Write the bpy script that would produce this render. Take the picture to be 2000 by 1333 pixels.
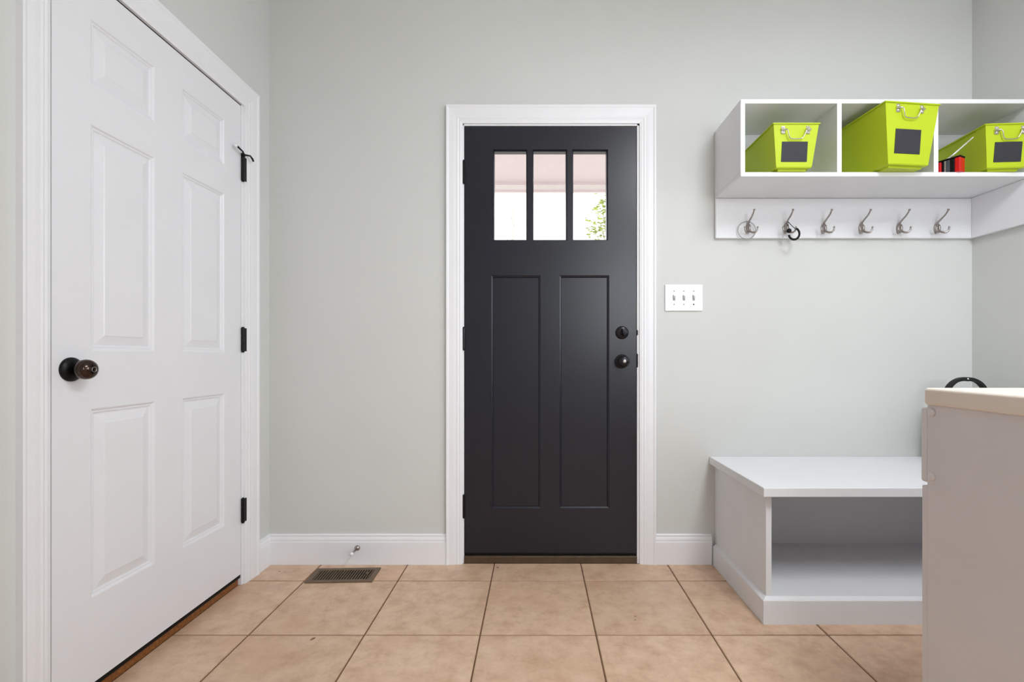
import bpy, bmesh, math, random
from mathutils import Vector, Matrix
random.seed(7)
for o in list(bpy.data.objects): bpy.data.objects.remove(o)
sc = bpy.context.scene
COL = sc.collection

# ---------------------------------------------------------------- camera
F, CX, CY, D, H = 935.0, 1047.0, 697.0, 2.275, 0.984     # 2000x1333 frame; back wall is y = 0, floor z = 0
cam = bpy.data.cameras.new('camera'); cam.sensor_width = 36.0; cam.lens = F / 2000 * 36
cam.shift_x = (1000 - CX) / 2000; cam.shift_y = (CY - 666.5) / 2000; cam.clip_start = 0.02
co = bpy.data.objects.new('camera', cam); COL.objects.link(co)
co.location = (0, -D, H); co.rotation_euler = (math.pi / 2, 0, 0); sc.camera = co

# ---------------------------------------------------------------- world, lights, exposure
w = bpy.data.worlds.new('sky'); sc.world = w; w.use_nodes = True
bg = w.node_tree.nodes['Background']; bg.inputs[0].default_value = (0.95, 0.97, 1.0, 1); bg.inputs[1].default_value = 3.1
sc.view_settings.view_transform = 'Standard'; sc.view_settings.look = 'None'
sc.view_settings.gamma = 1.0; sc.view_settings.use_curve_mapping = False
sc.view_settings.exposure = -0.12
XL, XR, YB, ZC = -1.268, 2.072, -3.75, 2.74              # room: left, right, rear wall, ceiling
def area(name, loc, rot, sx, sy, power, col):
    l = bpy.data.lights.new(name, 'AREA'); l.shape = 'RECTANGLE'; l.size = sx; l.size_y = sy; l.energy = power; l.color = col
    o = bpy.data.objects.new(name, l); COL.objects.link(o); o.location = loc; o.rotation_euler = rot; return o
WX0, WX1, WZ0, WZ1 = 0.75, 1.95, 1.15, 2.35             # window opening in the wall behind the camera
VY0, VY1, VZ0, VZ1 = -2.00, -0.90, 1.06, 2.10            # window opening in the right wall above the worktop
area('rear_window_daylight', ((WX0+WX1)/2, YB-0.16, (WZ0+WZ1)/2), (math.pi/2, 0, 0), WX1-WX0-0.02, WZ1-WZ0-0.02, 39, (0.885, 0.945, 1.0))
area('side_window_daylight', (XR+0.16, (VY0+VY1)/2, (VZ0+VZ1)/2), (0, math.pi/2, 0), VZ1-VZ0-0.02, VY1-VY0-0.02, 18, (0.885, 0.945, 1.0))

# ---------------------------------------------------------------- materials
def lin(c):
    return tuple(((v/255)/12.92 if v/255 <= 0.04045 else ((v/255+0.055)/1.055)**2.4) for v in c)
def mat(name, rgb, rough=0.5, metal=0.0, var=0.04, scale=20.0, bump=0.0, bscale=200.0, coat=0.0, spec=0.5, detail=3.0):
    m = bpy.data.materials.new(name); m.use_nodes = True
    nt = m.node_tree; b = nt.nodes['Principled BSDF']
    c = lin(rgb)
    tc = nt.nodes.new('ShaderNodeTexCoord')
    n = nt.nodes.new('ShaderNodeTexNoise'); n.inputs['Scale'].default_value = scale; n.inputs['Detail'].default_value = detail
    nt.links.new(tc.outputs['Object'], n.inputs['Vector'])
    r = nt.nodes.new('ShaderNodeValToRGB')
    r.color_ramp.elements[0].position = 0.3; r.color_ramp.elements[1].position = 0.7
    r.color_ramp.elements[0].color = tuple(v*(1-var) for v in c)+(1,)
    r.color_ramp.elements[1].color = tuple(min(1, v*(1+var)) for v in c)+(1,)
    nt.links.new(n.outputs['Fac'], r.inputs['Fac']); nt.links.new(r.outputs['Color'], b.inputs['Base Color'])
    b.inputs['Roughness'].default_value = rough; b.inputs['Metallic'].default_value = metal
    b.inputs['Specular IOR Level'].default_value = spec
    b.inputs['Coat Weight'].default_value = coat; b.inputs['Coat Roughness'].default_value = 0.15
    if bump:
        n2 = nt.nodes.new('ShaderNodeTexNoise'); n2.inputs['Scale'].default_value = bscale; n2.inputs['Detail'].default_value = 2
        nt.links.new(tc.outputs['Object'], n2.inputs['Vector'])
        bp = nt.nodes.new('ShaderNodeBump'); bp.inputs['Strength'].default_value = bump; bp.inputs['Distance'].default_value = 0.002
        nt.links.new(n2.outputs['Fac'], bp.inputs['Height']); nt.links.new(bp.outputs['Normal'], b.inputs['Normal'])
    return m
def tile_mat():
    m = bpy.data.materials.new('ceramic_tile'); m.use_nodes = True
    nt = m.node_tree; b = nt.nodes['Principled BSDF']
    tc = nt.nodes.new('ShaderNodeTexCoord'); oi = nt.nodes.new('ShaderNodeObjectInfo')
    add = nt.nodes.new('ShaderNodeVectorMath'); add.operation = 'ADD'
    mul = nt.nodes.new('ShaderNodeMath'); mul.operation = 'MULTIPLY'; mul.inputs[1].default_value = 50.0
    nt.links.new(oi.outputs['Random'], mul.inputs[0])
    nt.links.new(tc.outputs['Object'], add.inputs[0]); nt.links.new(mul.outputs[0], add.inputs[1])
    def noise(scale, detail, rough):
        n = nt.nodes.new('ShaderNodeTexNoise'); n.inputs['Scale'].default_value = scale
        n.inputs['Detail'].default_value = detail; n.inputs['Roughness'].default_value = rough
        nt.links.new(add.outputs[0], n.inputs['Vector']); return n
    n1 = noise(14.0, 9.0, 0.72)
    r = nt.nodes.new('ShaderNodeValToRGB'); e = r.color_ramp.elements
    e[0].position = 0.30; e[0].color = lin((190, 154, 126))+(1,)
    e[1].position = 0.72; e[1].color = lin((227, 197, 170))+(1,)
    mid = r.color_ramp.elements.new(0.5); mid.color = lin((213, 180, 152))+(1,)
    nt.links.new(n1.outputs['Fac'], r.inputs['Fac'])
    n2 = noise(3.2, 2.0, 0.5)
    r2 = nt.nodes.new('ShaderNodeValToRGB'); r2.color_ramp.elements[0].position = 0.55; r2.color_ramp.elements[1].position = 0.75
    nt.links.new(n2.outputs['Fac'], r2.inputs['Fac'])
    mx = nt.nodes.new('ShaderNodeMixRGB'); mx.inputs[2].default_value = lin((202, 160, 128))+(1,)
    sm = nt.nodes.new('ShaderNodeMath'); sm.operation = 'MULTIPLY'; sm.inputs[1].default_value = 0.6
    nt.links.new(r2.outputs['Color'], sm.inputs[0]); nt.links.new(sm.outputs[0], mx.inputs[0]); nt.links.new(r.outputs['Color'], mx.inputs[1])
    # sparse small dark flecks of wear
    n3 = noise(26.0, 1.0, 0.4)
    r3 = nt.nodes.new('ShaderNodeValToRGB'); r3.color_ramp.elements[0].position = 0.80; r3.color_ramp.elements[1].position = 0.83
    nt.links.new(n3.outputs['Fac'], r3.inputs['Fac'])
    mx2 = nt.nodes.new('ShaderNodeMixRGB'); mx2.inputs[2].default_value = lin((120, 84, 60))+(1,)
    nt.links.new(r3.outputs['Color'], mx2.inputs[0]); nt.links.new(mx.outputs[0], mx2.inputs[1])
    hs = nt.nodes.new('ShaderNodeHueSaturation')
    mr = nt.nodes.new('ShaderNodeMapRange'); mr.inputs['To Min'].default_value = 0.96; mr.inputs['To Max'].default_value = 1.04
    nt.links.new(oi.outputs['Random'], mr.inputs['Value']); nt.links.new(mr.outputs[0], hs.inputs['Value'])
    nt.links.new(mx2.outputs[0], hs.inputs['Color']); nt.links.new(hs.outputs[0], b.inputs['Base Color'])
    b.inputs['Roughness'].default_value = 0.42
    bp = nt.nodes.new('ShaderNodeBump'); bp.inputs['Strength'].default_value = 0.12; bp.inputs['Distance'].default_value = 0.003
    nt.links.new(n1.outputs['Fac'], bp.inputs['Height']); nt.links.new(bp.outputs['Normal'], b.inputs['Normal'])
    return m
def glass_mat():
    m = bpy.data.materials.new('window_glass'); m.use_nodes = True
    nt = m.node_tree; nt.nodes.remove(nt.nodes['Principled BSDF']); out = nt.nodes['Material Output']
    t = nt.nodes.new('ShaderNodeBsdfTransparent'); g = nt.nodes.new('ShaderNodeBsdfGlossy'); g.inputs['Roughness'].default_value = 0.02
    x = nt.nodes.new('ShaderNodeMixShader'); fr = nt.nodes.new('ShaderNodeFresnel'); fr.inputs[0].default_value = 1.45
    nt.links.new(fr.outputs[0], x.inputs[0]); nt.links.new(t.outputs[0], x.inputs[1]); nt.links.new(g.outputs[0], x.inputs[2])
    nt.links.new(x.outputs[0], out.inputs['Surface']); return m
def wood_mat():
    m = bpy.data.materials.new('stained_wood'); m.use_nodes = True
    nt = m.node_tree; b = nt.nodes['Principled BSDF']
    tc = nt.nodes.new('ShaderNodeTexCoord'); mp = nt.nodes.new('ShaderNodeMapping'); mp.inputs['Scale'].default_value = (60, 3, 60)
    n = nt.nodes.new('ShaderNodeTexNoise'); n.inputs['Scale'].default_value = 2; n.inputs['Detail'].default_value = 6
    nt.links.new(tc.outputs['Object'], mp.inputs[0]); nt.links.new(mp.outputs[0], n.inputs['Vector'])
    r = nt.nodes.new('ShaderNodeValToRGB'); r.color_ramp.elements[0].position = 0.3; r.color_ramp.elements[1].position = 0.7
    r.color_ramp.elements[0].color = lin((98, 55, 20))+(1,); r.color_ramp.elements[1].color = lin((156, 96, 42))+(1,)
    nt.links.new(n.outputs['Fac'], r.inputs[0]); nt.links.new(r.outputs[0], b.inputs['Base Color']); b.inputs['Roughness'].default_value = 0.45
    return m
M = dict(
    wall=mat('wall_paint', (211, 212, 209), 0.75, var=0.012, scale=3, bump=0.06, bscale=350),
    ceil=mat('ceiling_paint', (240, 240, 238), 0.9, var=0.01),
    trim=mat('white_trim_paint', (238, 238, 241), 0.38, var=0.012, scale=8, bump=0.03, bscale=60),
    door=mat('white_door_paint', (234, 234, 238), 0.30, var=0.01, scale=6, bump=0.02, bscale=40),
    dark=mat('charcoal_navy_paint', (23, 24, 35), 0.33, var=0.06, scale=5, bump=0.03, bscale=60),
    unit=mat('white_lacquer', (235, 235, 238), 0.42, var=0.012, scale=8),
    cab=mat('warm_white_laminate', (223, 217, 218), 0.5, var=0.02, scale=5),
    top=mat('cream_laminate_top', (236, 224, 212), 0.28, var=0.015, scale=9),
    tile=tile_mat(), grout=mat('brown_grout', (112, 82, 58), 0.95, var=0.2, scale=40),
    glass=glass_mat(), wood=wood_mat(),
    black=mat('oil_rubbed_bronze', (8, 7, 8), 0.38, var=0.2, scale=60, spec=0.25),
    knob=mat('polished_bronze', (70, 58, 52), 0.11, metal=0.9, var=0.25, scale=40),
    hard=mat('dark_door_hardware', (38, 36, 39), 0.25, metal=0.6, var=0.15, scale=50),
    nickel=mat('brushed_nickel', (168, 160, 156), 0.26, metal=1.0, var=0.06, scale=60),
    steel=mat('zinc_steel', (214, 212, 205), 0.22, metal=1.0, var=0.05, scale=60),
    green=mat('lime_green_metal', (184, 204, 30), 0.45, var=0.02, scale=6, spec=0.4),
    chalk=mat('chalkboard_black', (46, 46, 53), 0.7, var=0.12, scale=30),
    bronze=mat('brown_register_enamel', (104, 84, 62), 0.5, var=0.12, scale=30),
    duct=mat('duct_shade_black', (14, 11, 9), 0.9, var=0.1),
    sill=mat('bronze_threshold', (84, 68, 52), 0.45, metal=0.3, var=0.15, scale=30),
    rubber=mat('black_rubber', (10, 10, 10), 0.6, var=0.1, spec=0.25),
    plastic=mat('white_plastic', (240, 240, 242), 0.35, var=0.01),
    screw=mat('screw_grey', (150, 150, 152), 0.4, metal=0.5),
    red=mat('red_plastic', (206, 18, 24), 0.3, var=0.05), slate=mat('slate_plastic', (72, 78, 84), 0.35, var=0.05),
    cloth=mat('black_webbing', (14, 14, 15), 0.65, var=0.15, scale=200, bump=0.2),
    porch=mat('porch_paint', (224, 209, 210), 0.7, var=0.02), beam=mat('porch_beam_paint', (242, 236, 230), 0.6, var=0.02),
    ground=mat('pale_concrete', (190, 186, 178), 0.9, var=0.08, scale=2),
    bark=mat('pale_bark', (196, 186, 176), 0.9, var=0.2, scale=30), leaf=mat('leaf_green', (160, 176, 84), 0.6, var=0.35, scale=9),
    pole=mat('satin_chrome', (232, 232, 228), 0.45, metal=0.4),
    slot_shade=mat('slot_shade_grey', (150, 150, 153), 0.5),  # grey stands in for the shadow around the toggles
    lamp=mat('fill_lamp_glow', (245, 243, 236), 0.3),
)

# ---------------------------------------------------------------- helpers
def link(name, bm, m, parent=None, smooth=False, loc=None, rot=None):
    me = bpy.data.meshes.new(name); bmesh.ops.recalc_face_normals(bm, faces=bm.faces); bm.to_mesh(me); bm.free()
    if m: me.materials.append(M[m])
    if smooth:
        for p in me.polygons: p.use_smooth = True
    o = bpy.data.objects.new(name, me); COL.objects.link(o)
    if parent: o.parent = parent
    if loc: o.location = loc
    if rot: o.rotation_euler = rot
    return o
def tag(o, label, cat, group=None, kind=None):
    o['label'] = label; o['category'] = cat
    if group: o['group'] = group
    if kind: o['kind'] = kind
    return o
def thing(name, label, cat, loc=(0, 0, 0), rz=0.0, group=None, kind=None):
    o = bpy.data.objects.new(name, None); COL.objects.link(o); o.location = loc; o.rotation_euler = (0, 0, rz); o.empty_display_size = 0.05
    return tag(o, label, cat, group, kind)
def bx(bm, x0, x1, y0, y1, z0, z1, bev=0.0, seg=2):
    r = bmesh.ops.create_cube(bm, size=1.0, matrix=Matrix.Translation(((x0+x1)/2, (y0+y1)/2, (z0+z1)/2)) @ Matrix.Diagonal((x1-x0, y1-y0, z1-z0, 1)))
    if bev:
        es = list({e for v in r['verts'] for e in v.link_edges})
        bmesh.ops.bevel(bm, geom=es, offset=bev, segments=seg, affect='EDGES', profile=0.5)
def box(name, m, x0, x1, y0, y1, z0, z1, parent=None, bev=0.0, seg=2):
    bm = bmesh.new(); bx(bm, x0, x1, y0, y1, z0, z1, bev, seg); return link(name, bm, m, parent)
def tube(bm, pts, rad, n=10, cap=True, closed=False):
    pts = [Vector(p) for p in pts]; rads = rad if isinstance(rad, (list, tuple)) else [rad]*len(pts)
    rings = []; up = None
    for i, p in enumerate(pts):
        a = pts[i-1] if (i or closed) else p; b = pts[(i+1) % len(pts)] if (i < len(pts)-1 or closed) else p
        t = (b-a).normalized()
        if up is None:
            up = t.orthogonal().normalized()
        up = (up - t*up.dot(t)).normalized(); s = t.cross(up)
        rings.append([bm.verts.new(p + (up*math.cos(k*2*math.pi/n) + s*math.sin(k*2*math.pi/n))*rads[i]) for k in range(n)])
    m = len(rings)
    for i in range(m if closed else m-1):
        A, B = rings[i], rings[(i+1) % m]
        for k in range(n): bm.faces.new((A[k], A[(k+1) % n], B[(k+1) % n], B[k]))
    if cap and not closed: bm.faces.new(rings[0][::-1]); bm.faces.new(rings[-1])
def lathe(bm, prof, origin, axis, n=32):
    """prof: (radius, distance along axis)"""
    axis = Vector(axis).normalized(); u = axis.orthogonal().normalized(); v = axis.cross(u); o = Vector(origin)
    rings = [[bm.verts.new(o + axis*h + (u*math.cos(2*math.pi*k/n) + v*math.sin(2*math.pi*k/n))*max(r, 1e-5)) for k in range(n)] for r, h in prof]
    for A, B in zip(rings, rings[1:]):
        for k in range(n): bm.faces.new((A[k], A[(k+1) % n], B[(k+1) % n], B[k]))
    bm.faces.new(rings[0][::-1]); bm.faces.new(rings[-1])
def catmull(P, n=6):
    P = [Vector(p) for p in P]; Q = [P[0]*2-P[1]] + P + [P[-1]*2-P[-2]]; out = []
    for i in range(1, len(Q)-2):
        a, b, c, d = Q[i-1:i+3]
        for k in range(n):
            t = k/n; out.append(0.5*((2*b)+(c-a)*t+(2*a-5*b+4*c-d)*t*t+(3*b-a-3*c+d)*t**3))
    return out + [P[-1]]
def quad(bm, *p): bm.faces.new([bm.verts.new(q) for q in p])
def nested(bm, x0, x1, z0, z1, prof, yb=0.0, close=True):
    """profile of (inset, depth) running inward from the door face; depth goes to +y"""
    prev = None
    for ins, dep in prof:
        r = [(x0+ins, yb+dep, z0+ins), (x1-ins, yb+dep, z0+ins), (x1-ins, yb+dep, z1-ins), (x0+ins, yb+dep, z1-ins)]
        if prev:
            for k in range(4): quad(bm, prev[k], prev[(k+1) % 4], r[(k+1) % 4], r[k])
        prev = r
    if close: quad(bm, *prev)
def grid_face(bm, xs, zs, cells, prof, close=True):
    """flat door face (y = 0) with panels set in the (col,row) cells"""
    for i in range(len(xs)-1):
        for j in range(len(zs)-1):
            if (i, j) in cells: nested(bm, xs[i], xs[i+1], zs[j], zs[j+1], prof, 0.0, close)
            else: quad(bm, (xs[i], 0, zs[j]), (xs[i+1], 0, zs[j]), (xs[i+1], 0, zs[j+1]), (xs[i], 0, zs[j+1]))
CPROF = [(0, 0), (0, .018), (.07, .0185), (.13, .0165), (.17, .0145), (.45, .0135), (.62, .0115), (.70, .0125), (.78, .0095), (.86, .0105), (.94, .0085), (1, .0075), (1, 0)]
def casing(parent, oL, iL, oR, iR, oT, iT, m='trim', z0=0.0):
    """two legs and a mitred head; wall face at local y = 0, board grows to -y"""
    def loft(name, A, B):
        bm = bmesh.new(); a = [bm.verts.new(p) for p in A]; b = [bm.verts.new(p) for p in B]; n = len(a)
        for k in range(n): bm.faces.new((a[k], a[(k+1) % n], b[(k+1) % n], b[k]))
        bm.faces.new(a); bm.faces.new(b[::-1]); return link(name, bm, m, parent)
    L = lambda o, i, t: o+(i-o)*t
    loft('side_casing', [(L(oL, iL, t), -h, z0) for t, h in CPROF], [(L(oL, iL, t), -h, L(oT, iT, t)) for t, h in CPROF])
    loft('side_casing', [(L(oR, iR, t), -h, z0) for t, h in CPROF], [(L(oR, iR, t), -h, L(oT, iT, t)) for t, h in CPROF])
    loft('head_casing', [(L(oL, iL, t), -h, L(oT, iT, t)) for t, h in CPROF], [(L(oR, iR, t), -h, L(oT, iT, t)) for t, h in CPROF])
BPROF = [(0, 0), (.0145, 0), (.0145, .104), (.0135, .108), (.0125, .110), (.0125, .118), (.010, .126), (.0075, .131), (.0085, .134), (.0085, .138), (.006, .1415), (0, .142)]
def baseboard(name, p0, p1, normal, label):
    """straight run on the wall line p0-p1 with the profile growing along normal"""
    bm = bmesh.new(); n = Vector(normal)
    A = [bm.verts.new(Vector((p0[0], p0[1], 0)) + n*d + Vector((0, 0, z))) for d, z in BPROF]
    B = [bm.verts.new(Vector((p1[0], p1[1], 0)) + n*d + Vector((0, 0, z))) for d, z in BPROF]
    k = len(A)
    for i in range(k): bm.faces.new((A[i], A[(i+1) % k], B[(i+1) % k], B[i]))
    bm.faces.new(A); bm.faces.new(B[::-1])
    return tag(link(name, bm, 'trim'), label, 'baseboard', kind='structure')
def px(x, y, d): return ((x-CX)*d/F, d-D, H-(y-CY)*d/F)      # a pixel at camera depth d

# ---------------------------------------------------------------- room shell
T = 0.12
def wall_mesh(name, rects, label):
    bm = bmesh.new()
    for r in rects: bx(bm, *r)
    return tag(link(name, bm, 'wall'), label, 'wall', kind='structure')
D1L, D1R, D1T = -0.3394, 0.4769, 2.079                     # entry door leaf
O1L, O1R, O1T = D1L-0.020, D1R+0.020, D1T+0.018            # opening in the wall
wall_mesh('wall_back', [(XL-T, O1L, 0, T, -0.02, ZC), (O1R, XR+T, 0, T, -0.02, ZC), (O1L, O1R, 0, T, O1T, ZC)], 'pale grey wall holding the dark entry door')
D2N, D2F, D2T = 1.2535-D, 2.058-D, 2.0625                  # side door leaf: near and far edges (y)
O2N, O2F, O2T = D2N-0.020, D2F+0.020, D2T+0.020
wall_mesh('wall_left', [(XL-T, XL, O2F, 0, -0.02, ZC), (XL-T, XL, YB, O2N, -0.02, ZC), (XL-T, XL, O2N, O2F, O2T, ZC)], 'pale grey wall around the white six-panel door')
wall_mesh('wall_right', [(XR, XR+T, YB, VY0, -0.02, ZC), (XR, XR+T, VY1, 0, -0.02, ZC), (XR, XR+T, VY0, VY1, -0.02, VZ0), (XR, XR+T, VY0, VY1, VZ1, ZC)], 'pale grey wall at the right end of shelf and bench')
wall_mesh('wall_front', [(XL-T, WX0, YB-T, YB, -0.02, ZC), (WX1, XR+T, YB-T, YB, -0.02, ZC), (WX0, WX1, YB-T, YB, -0.02, WZ0), (WX0, WX1, YB-T, YB, WZ1, ZC)], 'pale grey wall behind the viewer with a window')
tag(box('ceiling', 'ceil', XL-T, XR+T, YB-T, T, ZC, ZC+0.06), 'plain white ceiling above the room', 'ceiling', kind='structure')
floor = tag(box('floor', 'grout', XL-T, XR+T, YB-T, T, -0.02, -0.0025), 'beige ceramic tile floor with brown grout lines', 'floor', kind='structure')
PX, PY, G = 0.4095, 0.4085, 0.0052
xs = [-0.1975+PX*k for k in range(-3, 7)]; ys = [-0.1755-PY*k for k in range(-1, 10)]
cache = {}
for i in range(len(xs)-1):
    for j in range(len(ys)-1):
        x0, x1 = max(xs[i]+G/2, XL-0.015), min(xs[i+1]-G/2, XR); y0, y1 = max(ys[j+1]+G/2, YB), min(ys[j]-G/2, 0.0)
        if x1-x0 < 0.02 or y1-y0 < 0.02: continue
        key = (round(x1-x0, 4), round(y1-y0, 4))
        if key not in cache:
            bm = bmesh.new(); a, b = (x1-x0)/2, (y1-y0)/2
            bx(bm, -a, a, -b, b, -0.008, 0.0)
            es = [e for e in bm.edges if all(v.co.z > -0.001 for v in e.verts)]
            bmesh.ops.bevel(bm, geom=es, offset=0.0016, segments=2, affect='EDGES')
            o = link('tile', bm, 'tile', floor); cache[key] = o.data
        else:
            o = bpy.data.objects.new('tile', cache[key]); COL.objects.link(o); o.parent = floor
        o.location = ((x0+x1)/2, (y0+y1)/2, random.uniform(-0.0004, 0.0002))

# entry door casing, jambs, threshold
t1 = thing('trim_1', 'white moulded casing around the dark entry door', 'door casing', kind='structure')
casing(t1, -.4248, -.3483, .566, .4908, 2.174, 2.0902)
box('jamb', 'trim', O1L, D1L-0.003, 0.0, T, 0, O1T, t1, 0.001, 1)
box('jamb', 'trim', D1R+0.003, O1R, 0.0, T, 0, O1T, t1, 0.001, 1)
box('head_jamb', 'trim', O1L, O1R, 0.0, T, D1T+0.003, O1T, t1, 0.001, 1)
for a, b in ((D1L-0.003, D1L+0.010), (D1R-0.010, D1R+0.003)): box('door_stop_strip', 'rubber', a, b, 0.047, 0.06, 0.03, D1T, t1)
box('door_stop_strip', 'rubber', D1L, D1R, 0.047, 0.06, D1T-0.010, D1T+0.003, t1)
for z, h in ((1.098, 0.012), (0.965, 0.032)):
    box('strike_plate', 'black', D1R+0.0005, D1R+0.007, -0.0035, 0.03, z-h, z+h, t1, 0.001, 1)
th = thing('trim_2', 'brown metal threshold under the dark entry door', 'threshold', kind='structure')
bm = bmesh.new(); bx(bm, D1L-0.003, D1R+0.003, -0.004, T, 0.0, 0.036, 0.004); link('sill', bm, 'sill', th)
box('sweep', 'rubber', D1L, D1R, 0.012, 0.04, 0.034, 0.046, th)

# side door casing, jambs, wooden sill: local x runs along +y of the room
def left_frame(name, label, cat, kind='structure'):
    o = thing(name, label, cat, (XL, 0, 0), math.pi/2, kind=kind); return o
t3 = left_frame('trim_3', 'white moulded casing around the white six-panel door', 'door casing')
casing(t3, 1.166-D, 1.243-D, 2.166-D, 2.0727-D, 2.163, 2.0687)
box('jamb', 'trim', O2N, D2N-0.003, 0, T, 0, O2T, t3, 0.001, 1)
box('jamb', 'trim', D2F+0.003, O2F, 0, T, 0, O2T, t3, 0.001, 1)
box('head_jamb', 'trim', O2N, O2F, 0, T, D2T+0.0055, O2T, t3, 0.001, 1)
box('gap_shade', 'rubber', D2N-.003, D2F+.003, .003, .02, D2T+.0012, D2T+.0056, t3)  # black strips put in as the shade of the gaps around the leaf
box('gap_shade', 'rubber', D2F+.0008, D2F+.0032, .003, .02, .05, D2T, t3); box('gap_shade', 'rubber', D2N-.0032, D2N-.0008, .003, .02, .05, D2T, t3)
t4 = left_frame('trim_4', 'stained brown wooden sill under the white six-panel door', 'door sill')
bm = bmesh.new(); bx(bm, D2N-0.003, D2F+0.003, 0.014, T, 0, 0.032, 0.003); link('sill', bm, 'wood', t4)
box('sweep', 'rubber', D2N, D2F, 0.004, 0.04, 0.033, 0.0485, t4)

baseboard('baseboard_back_left', (XL, 0), (-.4248, 0), (0, -1, 0), 'white baseboard between the room corner and entry door')
baseboard('baseboard_back_right', (.566, 0), (.832, 0), (0, -1, 0), 'short white baseboard between entry door and bench')
baseboard('baseboard_left_far', (XL, 2.166-D), (XL, 0), (1, 0, 0), 'stub of white baseboard between side door and corner')
baseboard('baseboard_left_near', (XL, YB), (XL, 1.166-D), (1, 0, 0), 'white baseboard on the viewer side of the side door')
baseboard('baseboard_front', (XL, YB), (XR, YB), (0, 1, 0), 'white baseboard on the wall behind the viewer')

# window in the wall behind the viewer
w1 = thing('window_1', 'white framed window in the wall behind the viewer', 'window', kind='structure')
bm = bmesh.new()
for a in ((WX0, WX0+.04), (WX1-.04, WX1)): bx(bm, a[0], a[1], YB-T, YB-.02, WZ0, WZ1)
for a in ((WZ0, WZ0+.04), (WZ1-.04, WZ1), ((WZ0+WZ1)/2-.02, (WZ0+WZ1)/2+.02)): bx(bm, WX0+.04, WX1-.04, YB-T+.03, YB-.03, a[0], a[1])
link('window_frame', bm, 'trim', w1)
for a, b in ((WZ0+.04, (WZ0+WZ1)/2-.02), ((WZ0+WZ1)/2+.02, WZ1-.04)): box('pane', 'glass', WX0+.04, WX1-.04, YB-.072, YB-.068, a, b, w1)
box('window_sill', 'trim', WX0-.06, WX1+.06, YB-.02, YB+.06, WZ0-.03, WZ0, w1, .004)

w2 = thing('window_2', 'white framed window in the right wall above the worktop', 'window', kind='structure')
bm = bmesh.new()
for a in ((VY0, VY0+.04), (VY1-.04, VY1)): bx(bm, XR+.02, XR+T, a[0], a[1], VZ0, VZ1)
for a in ((VZ0, VZ0+.04), (VZ1-.04, VZ1), ((VZ0+VZ1)/2-.02, (VZ0+VZ1)/2+.02)): bx(bm, XR+.03, XR+T-.03, VY0+.04, VY1-.04, a[0], a[1])
link('window_frame', bm, 'trim', w2)
for a, b in ((VZ0+.04, (VZ0+VZ1)/2-.02), ((VZ0+VZ1)/2+.02, VZ1-.04)): box('pane', 'glass', XR+.068, XR+.072, VY0+.04, VY1-.04, a, b, w2)
box('window_sill', 'trim', XR-.05, XR+.02, VY0-.06, VY1+.06, VZ0-.03, VZ0, w2, .004)

# ---------------------------------------------------------------- entry door
d1 = thing('door_1', 'dark charcoal entry door with three panes above two panels', 'door', (0, 0, 0), kind='structure')
FY = 0.0015
bm = bmesh.new(); TH = 0.044
zs_ = 1.455
lowx = [D1L, -.214, .0219, .1107, .348, D1R]
grid_face(bm, lowx, [0.0475, .2614, 1.371, zs_], {(1, 1), (3, 1)}, [(0, 0), (.0012, .0018), (.0075, .0048), (.0088, .0078), (.0105, .0100)])
lit = [D1L, -.205, -.042, -.0175, .1475, .1725, .342, D1R]
grid_face(bm, lit, [zs_, 1.537, 1.970, D1T], {(1, 1), (3, 1), (5, 1)}, [(0, 0), (.0015, .003), (.004, .007), (.0055, .012), (.0055, TH)], close=False)
# back face (with the pane openings) and edges
for i in range(len(lit)-1):
    if i in (1, 3, 5):
        a, b = lit[i], lit[i+1]
        nested(bm, a, b, 1.537, 1.970, [(0, TH), (.0055, TH)], 0, False)
    else: quad(bm, (lit[i], TH, 1.537), (lit[i+1], TH, 1.537), (lit[i+1], TH, 1.970), (lit[i], TH, 1.970))
quad(bm, (D1L, TH, .0475), (D1R, TH, .0475), (D1R, TH, 1.537), (D1L, TH, 1.537)); quad(bm, (D1L, TH, 1.97), (D1R, TH, 1.97), (D1R, TH, D1T), (D1L, TH, D1T))
for x in (D1L, D1R): quad(bm, (x, 0, .0475), (x, TH, .0475), (x, TH, D1T), (x, 0, D1T))
for z in (.0475, D1T): quad(bm, (D1L, 0, z), (D1R, 0, z), (D1R, TH, z), (D1L, TH, z))
bmesh.ops.remove_doubles(bm, verts=bm.verts, dist=1e-5)
link('leaf', bm, 'dark', d1, loc=(0, FY, 0))
for i in (1, 3, 5): box('pane', 'glass', lit[i]+.004, lit[i+1]-.004, FY+.022, FY+.025, 1.541, 1.966, d1)
box('kick_strip', 'hard', D1L+.002, D1R-.002, FY-.002, FY+.001, .0475, .0505, d1)
def hinge(parent, x, y, z0, z1, m, r=.0058, leaf=None):
    bm = bmesh.new(); n = 3; h = (z1-z0)/n
    for k in range(n): lathe(bm, [(r*.9, z0+k*h), (r, z0+k*h+.001), (r, z0+(k+1)*h-.0012), (r*.9, z0+(k+1)*h-.0004)], (x, y, 0), (0, 0, 1), 16)
    lathe(bm, [(r*.5, z1-.001), (r*.8, z1+.001), (r*.5, z1+.004)], (x, y, 0), (0, 0, 1), 12)
    lathe(bm, [(r*.5, z0-.004), (r*.8, z0-.001), (r*.5, z0+.001)], (x, y, 0), (0, 0, 1), 12)
    o = link('hinge', bm, m, parent, smooth=False)
    if leaf:
        box('hinge_leaf', m, leaf[0], leaf[1], leaf[2], leaf[3], z0+.001, z1-.001, o)
    return o
for z0, z1 in ((1.808, 1.914), (1.018, 1.122), (.220, .326)): hinge(d1, D1L-.0035, -.0045, z0, z1, 'hard', .0055, (D1L-.0028, D1L-.0004, -.002, .03))
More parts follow.
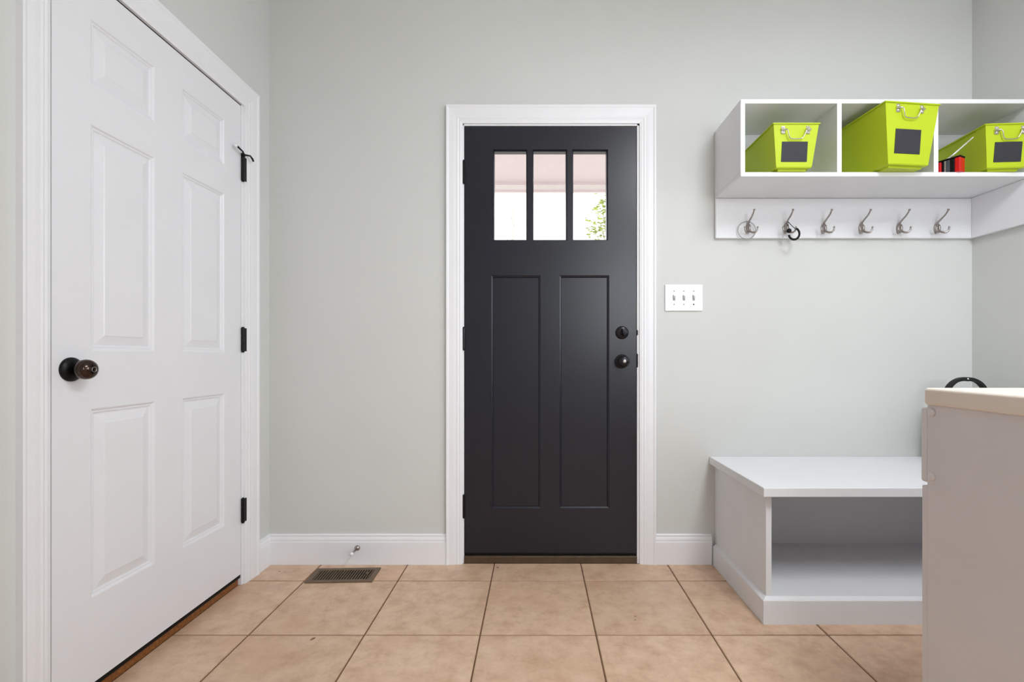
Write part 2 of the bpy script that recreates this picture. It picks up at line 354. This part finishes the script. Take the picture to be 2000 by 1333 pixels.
# deadbolt and knob
def rose(parent, name, x, z, y, r, m, depth=.010):
    bm = bmesh.new(); lathe(bm, [(r, 0), (r, depth*.35), (r*.94, depth*.7), (r*.78, depth), (r*.3, depth)], (x, y, z), (0, -1, 0), 40); return link(name, bm, m, parent, True)
db = rose(d1, 'deadbolt', .4085, 1.098, FY, .031, 'hard', .012)
bm = bmesh.new(); lathe(bm, [(.012, 0), (.012, .008), (.004, .010)], (.4085, FY-.012, 1.098), (0, -1, 0), 24); link('turn_collar', bm, 'hard', db, True)
bm = bmesh.new(); bmesh.ops.create_uvsphere(bm, u_segments=20, v_segments=12, radius=1, matrix=Matrix.Translation((.4085, FY-.024, 1.098)) @ Matrix.Rotation(math.radians(-12), 4, 'Y') @ Matrix.Diagonal((.0048, .013, .019, 1)))
link('thumb_turn', bm, 'hard', db, True)
kb = rose(d1, 'knob_rose', .4085, .962, FY, .033, 'hard', .010)
bm = bmesh.new(); lathe(bm, [(.013, 0), (.012, .014), (.016, .020), (.024, .026), (.0275, .036), (.0275, .044), (.024, .052), (.017, .056), (.010, .0565)], (.4085, FY-.008, .962), (0, -1, 0), 36); k_ = link('knob', bm, 'hard', kb, True)
bm = bmesh.new(); lathe(bm, [(.0075, 0), (.0075, .003), (.005, .004)], (.4085, FY-.0645, .962), (0, -1, 0), 20); bx(bm, .4072, .4098, FY-.0705, FY-.068, .957, .967); link('knob_button', bm, 'nickel', kb)
for z, h in ((1.098, .010), (.965, .011)): box('latch', 'steel', D1R-.001, D1R+.004, FY+.004, FY+.02, z-h, z+h, d1, .001, 1)

# ---------------------------------------------------------------- side door
d2 = left_frame('door_2', 'white six-panel side door with black knob and hinges', 'door')
bm = bmesh.new(); TH2 = .035; ZB2 = .0486
gx = [D2N, 1.3643-D, 1.5935-D, 1.718-D, 1.950-D, D2F]; gz = [ZB2, .294, .835, 1.0, 1.6485, 1.765, 1.950, D2T]
P6 = [(0, 0), (.003, .0012), (.006, .0045), (.009, .0055), (.0115, .0050), (.014, .0075), (.018, .0085), (.030, .0060), (.043, .0028), (.046, .0012)]
grid_face(bm, gx, gz, {(c, r) for c in (1, 3) for r in (1, 3, 5)}, P6)
quad(bm, (D2N, TH2, ZB2), (D2F, TH2, ZB2), (D2F, TH2, D2T), (D2N, TH2, D2T))
for x in (D2N, D2F): quad(bm, (x, 0, ZB2), (x, TH2, ZB2), (x, TH2, D2T), (x, 0, D2T))
for z in (ZB2, D2T): quad(bm, (D2N, 0, z), (D2F, 0, z), (D2F, TH2, z), (D2N, TH2, z))
bmesh.ops.remove_doubles(bm, verts=bm.verts, dist=1e-5)
link('leaf', bm, 'door', d2, loc=(0, .001, 0))
hs = []
for z0, z1 in ((1.742, 1.846), (1.006, 1.108), (.270, .372)):
    hs.append(hinge(d2, D2F+.0035, -.006, z0, z1, 'black', .0072, (D2F+.004, D2F+.026, -.0095, -.0005)))
# hinge pin door stop on the top hinge
bm = bmesh.new(); zt = 1.853
lathe(bm, [(.0075, -.006), (.0085, -.004), (.0085, .004), (.006, .007)], (D2F+.0035, -.007, zt), (0, 0, 1), 16)
tube(bm, [(D2F+.004, -.010, zt+.001), (D2F-.020, -.019, zt+.005), (D2F-.056, -.019, zt+.011)], [.0038, .0034, .0042])
tube(bm, [(D2F+.004, -.010, zt+.001), (D2F+.022, -.026, zt+.0035), (D2F+.032, -.030, zt-.006), (D2F+.036, -.032, zt-.016)], [.0035, .0035, .0045, .004])
hp = link('hinge_pin_stop', bm, 'black', d2)
bm = bmesh.new(); lathe(bm, [(.004, 0), (.006, .002), (.006, .010), (.004, .012)], (D2F-.056, -.019, zt+.011), (-.75, .6, .1), 16); link('bumper_tip', bm, 'plastic', hp, True)
kx, kz = 1.305-D, .949
bm = bmesh.new(); lathe(bm, [(.033, 0), (.033, .004), (.0315, .007), (.024, .011), (.015, .014)], (kx, .001, kz), (0, -1, 0), 40); kr = link('knob_rose', bm, 'black', d2, True)
bm = bmesh.new(); lathe(bm, [(.011, 0), (.0105, .008), (.014, .012), (.0215, .016), (.0262, .023), (.0275, .031), (.0265, .039), (.0225, .046), (.015, .0515), (.008, .0535)], (kx, -.010, kz), (0, -1, 0), 40); link('knob', bm, 'knob', kr, True)
bm = bmesh.new(); lathe(bm, [(.0075, 0), (.0075, .0025), (.0066, .0032), (.0060, .0012)], (kx, -.0620, kz), (0, -1, 0), 24); link('knob_button', bm, 'nickel', kr, True)
box('latch_plate', 'hard', D2N-.0022, D2N-.0002, .004, .03, kz-.03, kz+.03, d2)

# ---------------------------------------------------------------- outside the entry door
PZ, PB = 2.535, 2.0
pc = box('porch_ceiling', 'porch', -3.2, 3.6, T+.005, PB+.03, PZ, PZ+.05); tag(pc, 'pinkish porch ceiling seen through the door panes', 'porch ceiling', kind='structure')
pbm = thing('porch_beam', 'pale beam along the porch edge seen through door panes', 'beam', kind='structure')
box('beam', 'beam', -3.2, 3.6, PB, PB+.03, 2.452, PZ, pbm, .004); box('trim_strip', 'porch', -3.2, 3.6, PB-.012, PB, PZ-.014, PZ, pbm); box('trim_strip', 'porch', -3.2, 3.6, PB-.014, PB, 2.450, 2.464, pbm)
tag(box('ground', 'ground', -14, 14, T+.01, 24, -.16, -.06), 'pale ground outside beyond the entry door', 'ground', kind='structure')
def foliage(name, centre, rx, rz, n, size, parent):
    bm = bmesh.new()
    for _ in range(n):
        c = Vector(centre) + Vector((random.gauss(0, rx), random.gauss(0, rx*.7), random.gauss(0, rz)))
        R = Matrix.Rotation(random.uniform(0, 6.28), 3, 'Z') @ Matrix.Rotation(random.uniform(-1, 1), 3, 'X')
        s = size*random.uniform(.6, 1.3)
        pts = [(-s, 0, 0), (-.3*s, .38*s, .06*s), (.5*s, .3*s, .04*s), (s, 0, 0), (.5*s, -.3*s, .04*s), (-.3*s, -.38*s, .06*s)]
        bm.faces.new([bm.verts.new(c + R @ Vector(p)) for p in pts])
    o = link(name, bm, 'leaf', parent); o['kind'] = 'stuff'; return o
tr = thing('leafy_tree', 'sparse green leafed tree outside behind the right pane', 'tree', (1.12, 5.2, -.06))
bm = bmesh.new(); tube(bm, catmull([(0, 0, 0), (.03, 0, 1.2), (-.02, .03, 2.2), (.05, 0, 3.4), (.1, 0, 4.6)]), [.07]*6+[.055]*6+[.04]*6+[.02]*6+[.01], 8); link('trunk', bm, 'bark', tr)
for k, (dx, dz) in enumerate(((-.13, 3.10), (-.22, 2.98), (-.10, 3.30), (.0, 2.95), (-.04, 3.45), (.22, 3.6))):
    bm = bmesh.new(); tube(bm, [(0, 0, dz-.5), (dx*.5, -.05, dz-.2), (dx, -.1, dz)], [.016, .011, .005], 6); b_ = link('branch', bm, 'bark', tr); foliage('leaf', (dx, -.1, dz), 0.085, .11, 62, .040, b_)
bt = thing('bare_tree', 'thin pale bare tree outside behind the left pane', 'tree', (-.62, 9.0, -.06))
bm = bmesh.new(); tube(bm, catmull([(0, 0, 0), (.05, 0, 1.8), (.02, .03, 3.0), (.08, 0, 4.4), (.05, 0, 6.2)]), [.045]*12+[.03]*12+[.015], 8); link('trunk', bm, 'bark', bt)
for dx, z in ((-.3, 3.4), (.28, 3.7), (-.22, 4.2), (.3, 4.6), (-.4, 5.0)):
    bm = bmesh.new(); tube(bm, [(.04, 0, z-.7), (dx*.6, 0, z-.2), (dx, .05, z+.3)], [.014, .010, .004], 6); link('branch', bm, 'bark', bt)

# ---------------------------------------------------------------- wall shelf with hooks
SX0, SX1, SYF, SZ0, SZ1, ST = .849, XR-.001, 1.9855-D, 1.7320, 2.053, .018
sh = thing('wall_shelf', 'white three-cubby wall shelf holding lime green bins', 'shelf', (0, 0, 0))
box('top_board', 'unit', SX0, SX1, SYF, -.001, SZ1-ST, SZ1, sh, .0012, 1)
box('bottom_board', 'unit', SX0, SX1, SYF, -.001, SZ0, SZ0+ST, sh, .0012, 1)
box('side_panel', 'unit', SX0, SX0+ST, SYF+.0005, -.001, SZ0+ST, SZ1-ST, sh)
box('side_panel', 'unit', SX1-ST, SX1, SYF+.0005, -.001, SZ0+ST, SZ1-ST, sh)
for a, b in ((1.2489, 1.2678), (1.650, 1.6687)): box('divider', 'unit', a, b, SYF+.0005, -.001, SZ0+ST, SZ1-ST, sh)
box('back_panel', 'unit', SX0+ST, SX1-ST, -.007, -.001, SZ0+ST, SZ1-ST, sh)
RZ0, RZ1 = 1.5425, 1.7315
tag(box('hook_rail', 'unit', .847, XR-.001, -.018, -.0005, RZ0, RZ1, None, .004), 'white rail board with six coat hooks under the shelf', 'hook rail')
tag(box('side_rail', 'unit', XR-.0205, XR-.0005, SYF, -.0185, RZ0, RZ1, None, .002), 'plain white rail board on the right wall under the shelf', 'rail board')
hl = ['nickel coat hook with thin wire ring, nearest the rail end', 'nickel coat hook carrying the black loop', 'empty nickel coat hook just right of the black loop',
      'empty nickel coat hook, fourth from the rail left end', 'empty nickel coat hook, fifth from the rail left end', 'empty nickel coat hook nearest the right wall corner']
def make_hook(loc, label):
    t = thing('coat_hook', label, 'coat hook', loc, group='coat hooks on the rail')
    bm = bmesh.new(); n = 24                                 # oval plate
    A = [(0.0095*math.cos(2*math.pi*k/n), .024*math.sin(2*math.pi*k/n)) for k in range(n)]
    rings = [[bm.verts.new((x*s, -y, z*s)) for x, z in A] for s, y in ((1, 0), (1, .003), (.85, .006))]
    for P, Q in zip(rings, rings[1:]):
        for k in range(n): bm.faces.new((P[k], P[(k+1) % n], Q[(k+1) % n], Q[k]))
    bm.faces.new(rings[0][::-1]); bm.faces.new(rings[-1]); link('base_plate', bm, 'nickel', t, True)
    bm = bmesh.new()                                         # central body
    bmesh.ops.create_uvsphere(bm, u_segments=16, v_segments=10, radius=1, matrix=Matrix.Translation((0, -.015, -.002)) @ Matrix.Diagonal((.0085, .013, .021, 1)))
    link('body', bm, 'nickel', t, True)
    bm = bmesh.new(); P = catmull([(0, -.006, .012), (0, -.012, .026), (0, -.029, .037), (0, -.052, .050), (0, -.069, .066)], 5); k = len(P)
    tube(bm, P, [.0052-.0022*i/(k-1) for i in range(k)], 10); up = link('upper_prong', bm, 'nickel', t, True)
    bm = bmesh.new(); bmesh.ops.create_uvsphere(bm, u_segments=14, v_segments=10, radius=.0052, matrix=Matrix.Translation((0, -.070, .069))); link('ball_tip', bm, 'nickel', up, True)
    for s in (-1, 1):
        bm = bmesh.new(); P = catmull([(s*.002, -.016, -.014), (s*.010, -.028, -.023), (s*.020, -.036, -.024), (s*.027, -.039, -.016), (s*.0295, -.040, -.003)], 5); k = len(P)
        tube(bm, P, [.0050-.0016*i/(k-1) for i in range(k)], 10); lp = link('lower_prong', bm, 'nickel', t, True)
        bm = bmesh.new(); bmesh.ops.create_uvsphere(bm, u_segments=12, v_segments=8, radius=.0043, matrix=Matrix.Translation((s*.0295, -.040, -.002))); link('ball_tip', bm, 'nickel', lp, True)
    return t
HZ = 1.586
h0 = make_hook((.9967, -.018, HZ), hl[0])
for i in range(1, 6):
    r = h0.copy(); COL.objects.link(r); r.location = (.9967+.17734*i, -.018, HZ); r['label'] = hl[i]
    for ch in list(h0.children):
        c = ch.copy(); COL.objects.link(c); c.parent = r
        for g in ch.children:
            q = g.copy(); COL.objects.link(q); q.parent = c
bm = bmesh.new()
tube(bm, [(.9880+.0415*math.cos(a), -.0305, 1.5765+.0415*math.sin(a)) for a in [k*2*math.pi/48 for k in range(48)]], .0017, 8, closed=True)
tag(link('wire_ring', bm, 'screw', None, True), 'thin silver wire ring hanging on the leftmost coat hook', 'ring')
hx = .9967+.17734
bl = thing('loop_clip', 'black open loop with bead hanging from the second coat hook', 'loop', (hx, -.018, HZ))
lc = px(1549.5, 457.5, 2.205); cx_, cz_ = lc[0]-hx, lc[2]-HZ
bm = bmesh.new(); tube(bm, [(cx_+.0245*math.cos(a), -.058, cz_+.0265*math.sin(a)) for a in [math.radians(-168+k*(168+66)/30) for k in range(31)]], .0046, 10); link('open_loop', bm, 'rubber', bl, True)
bc = px(1541, 451, 2.205); bm = bmesh.new(); bmesh.ops.create_uvsphere(bm, u_segments=16, v_segments=10, radius=.0105, matrix=Matrix.Translation((bc[0]-hx, -.052, bc[2]-HZ))); link('bead', bm, 'rubber', bl, True)
bm = bmesh.new(); tube(bm, catmull([(bc[0]-hx, -.052, bc[2]-HZ+.008), (-.004, -.034, .012), (.001, -.026, .0265), (.008, -.034, .012), (.017, -.046, -.006), (cx_+.012, -.052, cz_+.022)], 6), .0016, 8); link('cord', bm, 'hard', bl, True)

# ---------------------------------------------------------------- green bins
def make_bin(label, loc, rz, h, wt, wb, lt, lb, lab, hd):
    """front rim centre is the origin in x; front face leans; loc is the shelf point under the front rim middle"""
    t = thing('storage_bin', label, 'bin', loc, rz, 'lime green bins on the shelf')
    yb0 = (lt-lb)*.45                                        # front bottom edge set back
    z0 = .009
    def ring(w, y0, y1, z): return [(-w/2, y0, z), (w/2, y0, z), (w/2, y1, z), (-w/2, y1, z)]
    R = [ring(wt, 0, lt, h), ring(wb, yb0, yb0+lb, z0+.004), ring(wb-.006, yb0+.003, yb0+lb-.003, z0), ring(wb-.03, yb0+.016, yb0+lb-.016, z0-.001), ring(wb-.032, yb0+.017, yb0+lb-.017, .0005)]
    inn = [ring(wt-.004, .002, lt-.002, h), ring(wb-.004, yb0+.002, yb0+lb-.002, z0+.006)]
    bm = bmesh.new()
    def loft(A, B):
        for k in range(4): quad(bm, A[k], A[(k+1) % 4], B[(k+1) % 4], B[k])
    for A, B in zip(R, R[1:]): loft(A, B)
    quad(bm, *R[-1]); loft(inn[0], inn[1]); quad(bm, *inn[1]); loft(R[0], inn[0])
    bmesh.ops.remove_doubles(bm, verts=bm.verts, dist=1e-5); link('body', bm, 'green', t)
    bm = bmesh.new(); e = .0045                              # rolled rim
    O, I = ring(wt+2*e, -e, lt+e, 0), ring(wt-.003, .0015, lt-.0015, 0)
    up = lambda L, z: [(x, y, z) for x, y, _ in L]
    a, b, c, d = up(O, h-.0045), up(O, h+.001), up(I, h+.001), up(I, h-.0045)
    loft(a, b); loft(b, c); loft(c, d); loft(d, a); bmesh.ops.remove_doubles(bm, verts=bm.verts, dist=1e-5)
    bmesh.ops.bevel(bm, geom=list(bm.edges), offset=.0012, segments=2, affect='EDGES'); link('rim', bm, 'green', t)
    tilt = yb0/(h-z0)
    yf = lambda z: (h-z)*tilt                                # y of the front face at height z
    lx, lz, lw, lh = lab; bm = bmesh.new()
    c8 = [(lx+sx*lw/2, lz+sz*lh/2) for sx, sz in ((-1, -1), (1, -1), (1, 1), (-1, 1))]
    fr = [(x, yf(z)-.0015, z) for x, z in c8]; bk = [(x, yf(z)+.0005, z) for x, z in c8]
    quad(bm, *fr); loft(fr, bk); bmesh.ops.remove_doubles(bm, verts=bm.verts, dist=1e-6); link('label_plate', bm, 'chalk', t)
    hb, hz, hdrop = hd                                       # half spacing, bracket height, bail bottom height
    bm = bmesh.new()
    tube(bm, catmull([(lx-hb, yf(hz)-.006, hz), (lx-hb*.80, yf(hz)-.010, hz-.001), (lx-hb*.72, yf(hz)-.013, hz-.010), (lx-hb*.55, yf(hdrop)-.011, hdrop+.006), (lx-hb*.3, yf(hdrop)-.010, hdrop),
                      (lx+hb*.3, yf(hdrop)-.010, hdrop), (lx+hb*.55, yf(hdrop)-.011, hdrop+.006), (lx+hb*.72, yf(hz)-.013, hz-.010), (lx+hb*.80, yf(hz)-.010, hz-.001), (lx+hb, yf(hz)-.006, hz)], 5), .0021, 8)
    ha = link('handle', bm, 'steel', t, True)
    for s in (-1, 1):
        bm = bmesh.new(); x = lx+s*hb
        for dz in (.0085, -.0085):
            bx(bm, x-.008, x+.008, yf(hz)-.0025, yf(hz)+.0005, hz+dz-.0075, hz+dz+.0075, .001, 1)
            lathe(bm, [(.0032, 0), (.0032, .0015), (.001, .0028)], (x, yf(hz)-.002, hz+dz), (0, -1, 0), 12)
        tube(bm, [(x-.010, yf(hz)-.005, hz), (x+.010, yf(hz)-.005, hz)], .0042, 10)
        link('bracket', bm, 'steel', ha)
    return t
ZS = SZ0+ST
make_bin('short lime green bin in the leftmost shelf cubby', (1.0575, 1.945-D, ZS), 0.0, .1826, .185, .146, .305, .265, (-.002, .0715, .105, .079), (.0505, .157, .119))
make_bin('tall lime green bin turned askew in the middle shelf cubby', (1.505, 1.914-D, ZS), math.radians(6.3), .249, .236, .178, .305, .262, (-.010, .099, .112, .095), (.052, .226, .187))
make_bin('short lime green bin in the shelf cubby by the right wall', (1.9262, 1.947-D, ZS), math.radians(-4.0), .1826, .185, .146, .300, .262, (.002, .0715, .105, .079), (.0505, .157, .119))
# small radio beside the right bin
RC, RR = Vector((1.7456, 2.018-D, ZS)), math.radians(117)
ra = thing('radio', 'small red and black radio with silver antenna beside the right bin', 'radio', RC, RR)
bm = bmesh.new(); bx(bm, -.0225, .0225, -.019, .019, 0, .060, .003); link('body', bm, 'rubber', ra)
for a, b in ((-.0425, -.0225), (.0225, .0425)): box('end_cap', 'red', a, b, -.021, .021, .0, .060, ra, .004)
box('top_cover', 'rubber', -.0435, .0435, -.022, .022, .060, .066, ra, .002)
box('front_panel', 'slate', -.0065, .0055, .0185, .022, .003, .058, ra, .001); box('chrome_strip', 'steel', .0058, .0125, .0185, .022, .002, .058, ra, .001)
hp_, tp_ = Vector(px(1853, 312, 2.01)), Vector(px(1901, 268, 1.97))
inv = (Matrix.Translation(RC) @ Matrix.Rotation(RR, 4, 'Z')).inverted()
bm = bmesh.new(); a, b = inv @ hp_, inv @ tp_; a.z = .066
tube(bm, [a, a+(b-a)*.4, a+(b-a)*.401, a+(b-a)*.7, a+(b-a)*.701, b], [.0034, .0034, .0029, .0029, .0024, .0024], 8); lathe(bm, [(.004, -.004), (.0045, 0), (.004, .004)], a, (1, 0, 0), 12)
link('antenna', bm, 'pole', ra, True)

# ---------------------------------------------------------------- light switch
sw = thing('light_switch', 'white triple toggle switch plate beside the entry door', 'light switch', (.7005, 0, 1.263))
bm = bmesh.new(); bx(bm, -.0895, .0895, -.007, -.0002, -.063, .063, .0035, 3); link('cover_plate', bm, 'plastic', sw)
for x in (-.0465, 0, .0465):
    bm = bmesh.new(); bx(bm, x-.0055, x+.0055, -.0085, -.006, -.013, .013, .0008, 1); fr_ = link('toggle_slot', bm, 'slot_shade', sw)
    bm = bmesh.new(); r = bmesh.ops.create_cube(bm, size=1, matrix=Matrix.Translation((x, -.014, .005)) @ Matrix.Rotation(math.radians(-28), 4, 'X') @ Matrix.Diagonal((.0075, .017, .0085, 1)))
    bmesh.ops.bevel(bm, geom=list(bm.edges), offset=.001, segments=2, affect='EDGES'); link('toggle', bm, 'plastic', fr_)
    for z in (-.0315, .0315):
        bm = bmesh.new(); lathe(bm, [(.0032, 0), (.0032, .0008), (.0015, .0014)], (x, -.0068, z), (0, -1, 0), 14); link('screw', bm, 'screw' if not (x > 0 and z < 0) else 'hard', sw)

# ---------------------------------------------------------------- bench
be = thing('storage_bench', 'white built-in bench with open storage along the right wall', 'bench', (0, 0, 0))
BX0, BX1 = .850, XR-.001; BYF = 1.77-D
bm = bmesh.new(); bx(bm, .8225, BX1, 1.7297-D, -.001, .475, .5095, .003); link('seat_board', bm, 'unit', be)
box('side_panel', 'unit', BX0, BX0+.0205, BYF, -.001, .0, .475, be); box('side_panel', 'unit', BX1-.02, BX1, BYF, -.001, 0, .475, be)
box('floor_board', 'unit', BX0+.0205, BX1-.02, BYF, -.012, .082, .100, be); box('back_panel', 'unit', BX0+.0205, BX1-.02, -.012, -.001, 0, .475, be)
P = [(0, 0), (.0155, 0), (.0155, .086), (.013, .090), (.009, .0925), (.006, .096), (0, .0985)]
bm = bmesh.new(); xo, yo = BX0, BYF+.0015
A = [bm.verts.new((xo-t, -.0155, z)) for t, z in P]; B = [bm.verts.new((xo-t, yo-t, z)) for t, z in P]
for k in range(len(P)-1): bm.faces.new((A[k], A[k+1], B[k+1], B[k]))
bm.faces.new(A); link('base_moulding', bm, 'unit', be)
bm = bmesh.new(); B = [bm.verts.new((xo-t, yo-t, z)) for t, z in P]; C = [bm.verts.new((BX1, yo-t, z)) for t, z in P]
for k in range(len(P)-1): bm.faces.new((B[k], B[k+1], C[k+1], C[k]))
bm.faces.new(C); link('base_moulding', bm, 'unit', be)

# black bag standing on the bench: only its arched handle clears the cabinet top
bg_ = thing('carry_bag', 'black bag on the bench, arched handle showing above the cabinet', 'bag', (1.885, 2.10-D, .5095))
bm = bmesh.new(); bx(bm, -.10, .12, -.06, .06, 0, .245, .03, 3); link('body', bm, 'cloth', bg_)
bm = bmesh.new()
def flat_strip(bm, pts, wy, ths):
    rings = []
    for i, p in enumerate(pts):
        a = pts[max(i-1, 0)]; b = pts[min(i+1, len(pts)-1)]; t = (b-a).normalized(); n_ = Vector((-t.z, 0, t.x)); h_ = ths[i]/2
        rings.append([bm.verts.new(p+n_*h_+Vector((0, s*wy, 0))) for s in (-1, 1)] + [bm.verts.new(p-n_*h_+Vector((0, s*wy, 0))) for s in (1, -1)])
    for A, B in zip(rings, rings[1:]):
        for k in range(4): bm.faces.new((A[k], A[(k+1) % 4], B[(k+1) % 4], B[k]))
    bm.faces.new(rings[0]); bm.faces.new(rings[-1])
pts = catmull([(-.092, 0, .235), (-.088, 0, .305), (-.076, 0, .338), (-.054, 0, .362), (-.028, 0, .3735), (0, 0, .3755), (.028, 0, .3735), (.056, 0, .361), (.078, 0, .337), (.090, 0, .305), (.094, 0, .235)], 5)
flat_strip(bm, pts, .012, [.011+.007*max(0, 1-abs(p.x)/.045) for p in pts]); hd_ = link('handle', bm, 'cloth', bg_)
bm = bmesh.new(); lathe(bm, [(.004, 0), (.004, .001), (.002, .002)], (0, -.0118, .377), (0, -1, 0), 14); link('rivet', bm, 'steel', hd_)

# ---------------------------------------------------------------- cabinet at the right
ca = thing('base_cabinet', 'off-white laminate base cabinet standing close at the right edge', 'cabinet', (0, 0, 0))
CXL, CXR, CYF, CYN = .932, XR-.002, 1.1406-D, 1.1406-D-.60
box('side_panel', 'cab', CXL, CXL+.018, CYN, CYF, 0, .870, ca, .0008, 1); box('side_panel', 'cab', CXR-.018, CXR, CYN, CYF, 0, .870, ca)
box('back_panel', 'cab', CXL+.018, CXR-.018, CYN, CYN+.012, 0, .870, ca); box('floor_board', 'cab', CXL+.018, CXR-.018, CYN+.012, CYF, .10, .118, ca)
box('toe_board', 'cab', CXL+.018, CXR-.018, CYF-.07, CYF-.055, 0, .10, ca); box('rail', 'cab', CXL+.018, CXR-.018, CYF-.08, CYF, .85, .870, ca)
xm = (CXL+CXR)/2
for a, b in ((CXL+.001, xm-.0015), (xm+.0015, CXR-.002)):
    bm = bmesh.new(); bx(bm, a, b, CYF+.0005, 1.1625-D, .6826, .8625, .006, 3); dr = link('drawer', bm, 'cab', ca)
    bm = bmesh.new(); bx(bm, a, b, CYF+.0005, 1.159-D, .105, .6745, .004, 3); do = link('door', bm, 'cab', ca)
    mx_ = (a+b)/2
    for o_, z in ((dr, .772), (do, .60)):
        bm = bmesh.new(); lathe(bm, [(.006, 0), (.006, .012), (.014, .018), (.015, .024), (.008, .028)], (mx_, 1.159-D, z), (0, 1, 0), 20); link('knob', bm, 'nickel', o_, True)
for z in (.8527, .701):
    bm = bmesh.new(); lathe(bm, [(.0098, 0), (.0095, .0028), (.0075, .0052), (.004, .0064), (.001, .0068)], (CXL+.0002, 1.126-D, z), (-1, 0, 0), 24); link('cover_cap', bm, 'cab', ca, True)
tp = box('countertop', 'top', .922, XR-.001, CYN-.02, 1.140-D, .870, .910, None, .007, 4)
for p in tp.data.polygons: p.use_smooth = False
tag(tp, 'cream laminate worktop with rounded edge on the right cabinet', 'worktop')

# ---------------------------------------------------------------- floor register and door stop
rg = thing('floor_vent', 'brown metal floor vent in the tiles below the wall', 'vent', (-.8625, 2.149-D, 0.0), math.radians(2.0))
W_, L_ = .145, .069
bm = bmesh.new()
for a in ((-W_, -W_+.022, -L_, L_), (W_-.022, W_, -L_, L_), (-W_+.022, W_-.022, -L_, -L_+.022), (-W_+.022, W_-.022, L_-.022, L_)): bx(bm, a[0], a[1], a[2], a[3], .0, .0045)
bmesh.ops.remove_doubles(bm, verts=bm.verts, dist=1e-5)
link('frame', bm, 'bronze', rg)
box('duct_shade', 'duct', -W_+.020, W_-.020, -L_+.020, L_-.020, -.0003, .0006, rg)  # flat black sheet stands in for the dark inside the duct
n = 21; first = None
for k in range(n):
    x = -W_+.022 + (k+.5)*(2*W_-.044)/n
    if first is None:
        bm = bmesh.new(); bx(bm, -.0021, .0021, -L_+.021, L_-.021, .0006, .0040); o = link('slat', bm, 'bronze', rg); first = o.data
    else:
        o = bpy.data.objects.new('slat', first); COL.objects.link(o); o.parent = rg
    o.location = (x, 0, 0)
bm = bmesh.new(); bx(bm, .100, .108, -.004, .012, .004, .0095, .002); link('damper_lever', bm, 'bronze', rg)
ds = thing('door_stop', 'silver rod door stop with white tip on the baseboard', 'door stop', (-.8436, -.0145, .080))
bm = bmesh.new(); lathe(bm, [(.013, 0), (.013, .002), (.009, .006), (.0055, .010)], (0, 0, 0), (0, -1, 0), 24); link('flange', bm, 'nickel', ds, True)
bm = bmesh.new(); lathe(bm, [(.0045, 0), (.0042, .05), (.0042, .060)], (0, -.008, 0), (0, -1, 0), 16); link('rod', bm, 'nickel', ds, True)
bm = bmesh.new(); lathe(bm, [(.005, 0), (.0075, .002), (.0075, .011), (.005, .014)], (0, -.064, 0), (0, -1, 0), 20); link('tip', bm, 'plastic', ds, True)

# ---------------------------------------------------------------- unseen ceiling lamp, added as soft fill (above the frame)
cl = thing('ceiling_fill', 'flat rectangular ceiling lamp, unseen, added as soft fill', 'lamp', (1.22, -2.05, ZC))
bm = bmesh.new()
for a in ((-.32, -.29, -.62, .62), (.29, .32, -.62, .62), (-.29, .29, -.62, -.59), (-.29, .29, .59, .62)): bx(bm, a[0], a[1], a[2], a[3], -.07, 0)
link('frame', bm, 'trim', cl)
box('diffuser', 'lamp', -.29, .29, -.59, .59, -.055, -.045, cl)
area('ceiling_fill_light', (1.22, -2.05, ZC-.058), (0, 0, 0), .56, 1.16, 43, (0.91, 0.955, 1.0))
b = M['lamp'].node_tree.nodes['Principled BSDF']; b.inputs['Emission Color'].default_value = (.97, .98, 1, 1); b.inputs['Emission Strength'].default_value = 3.0
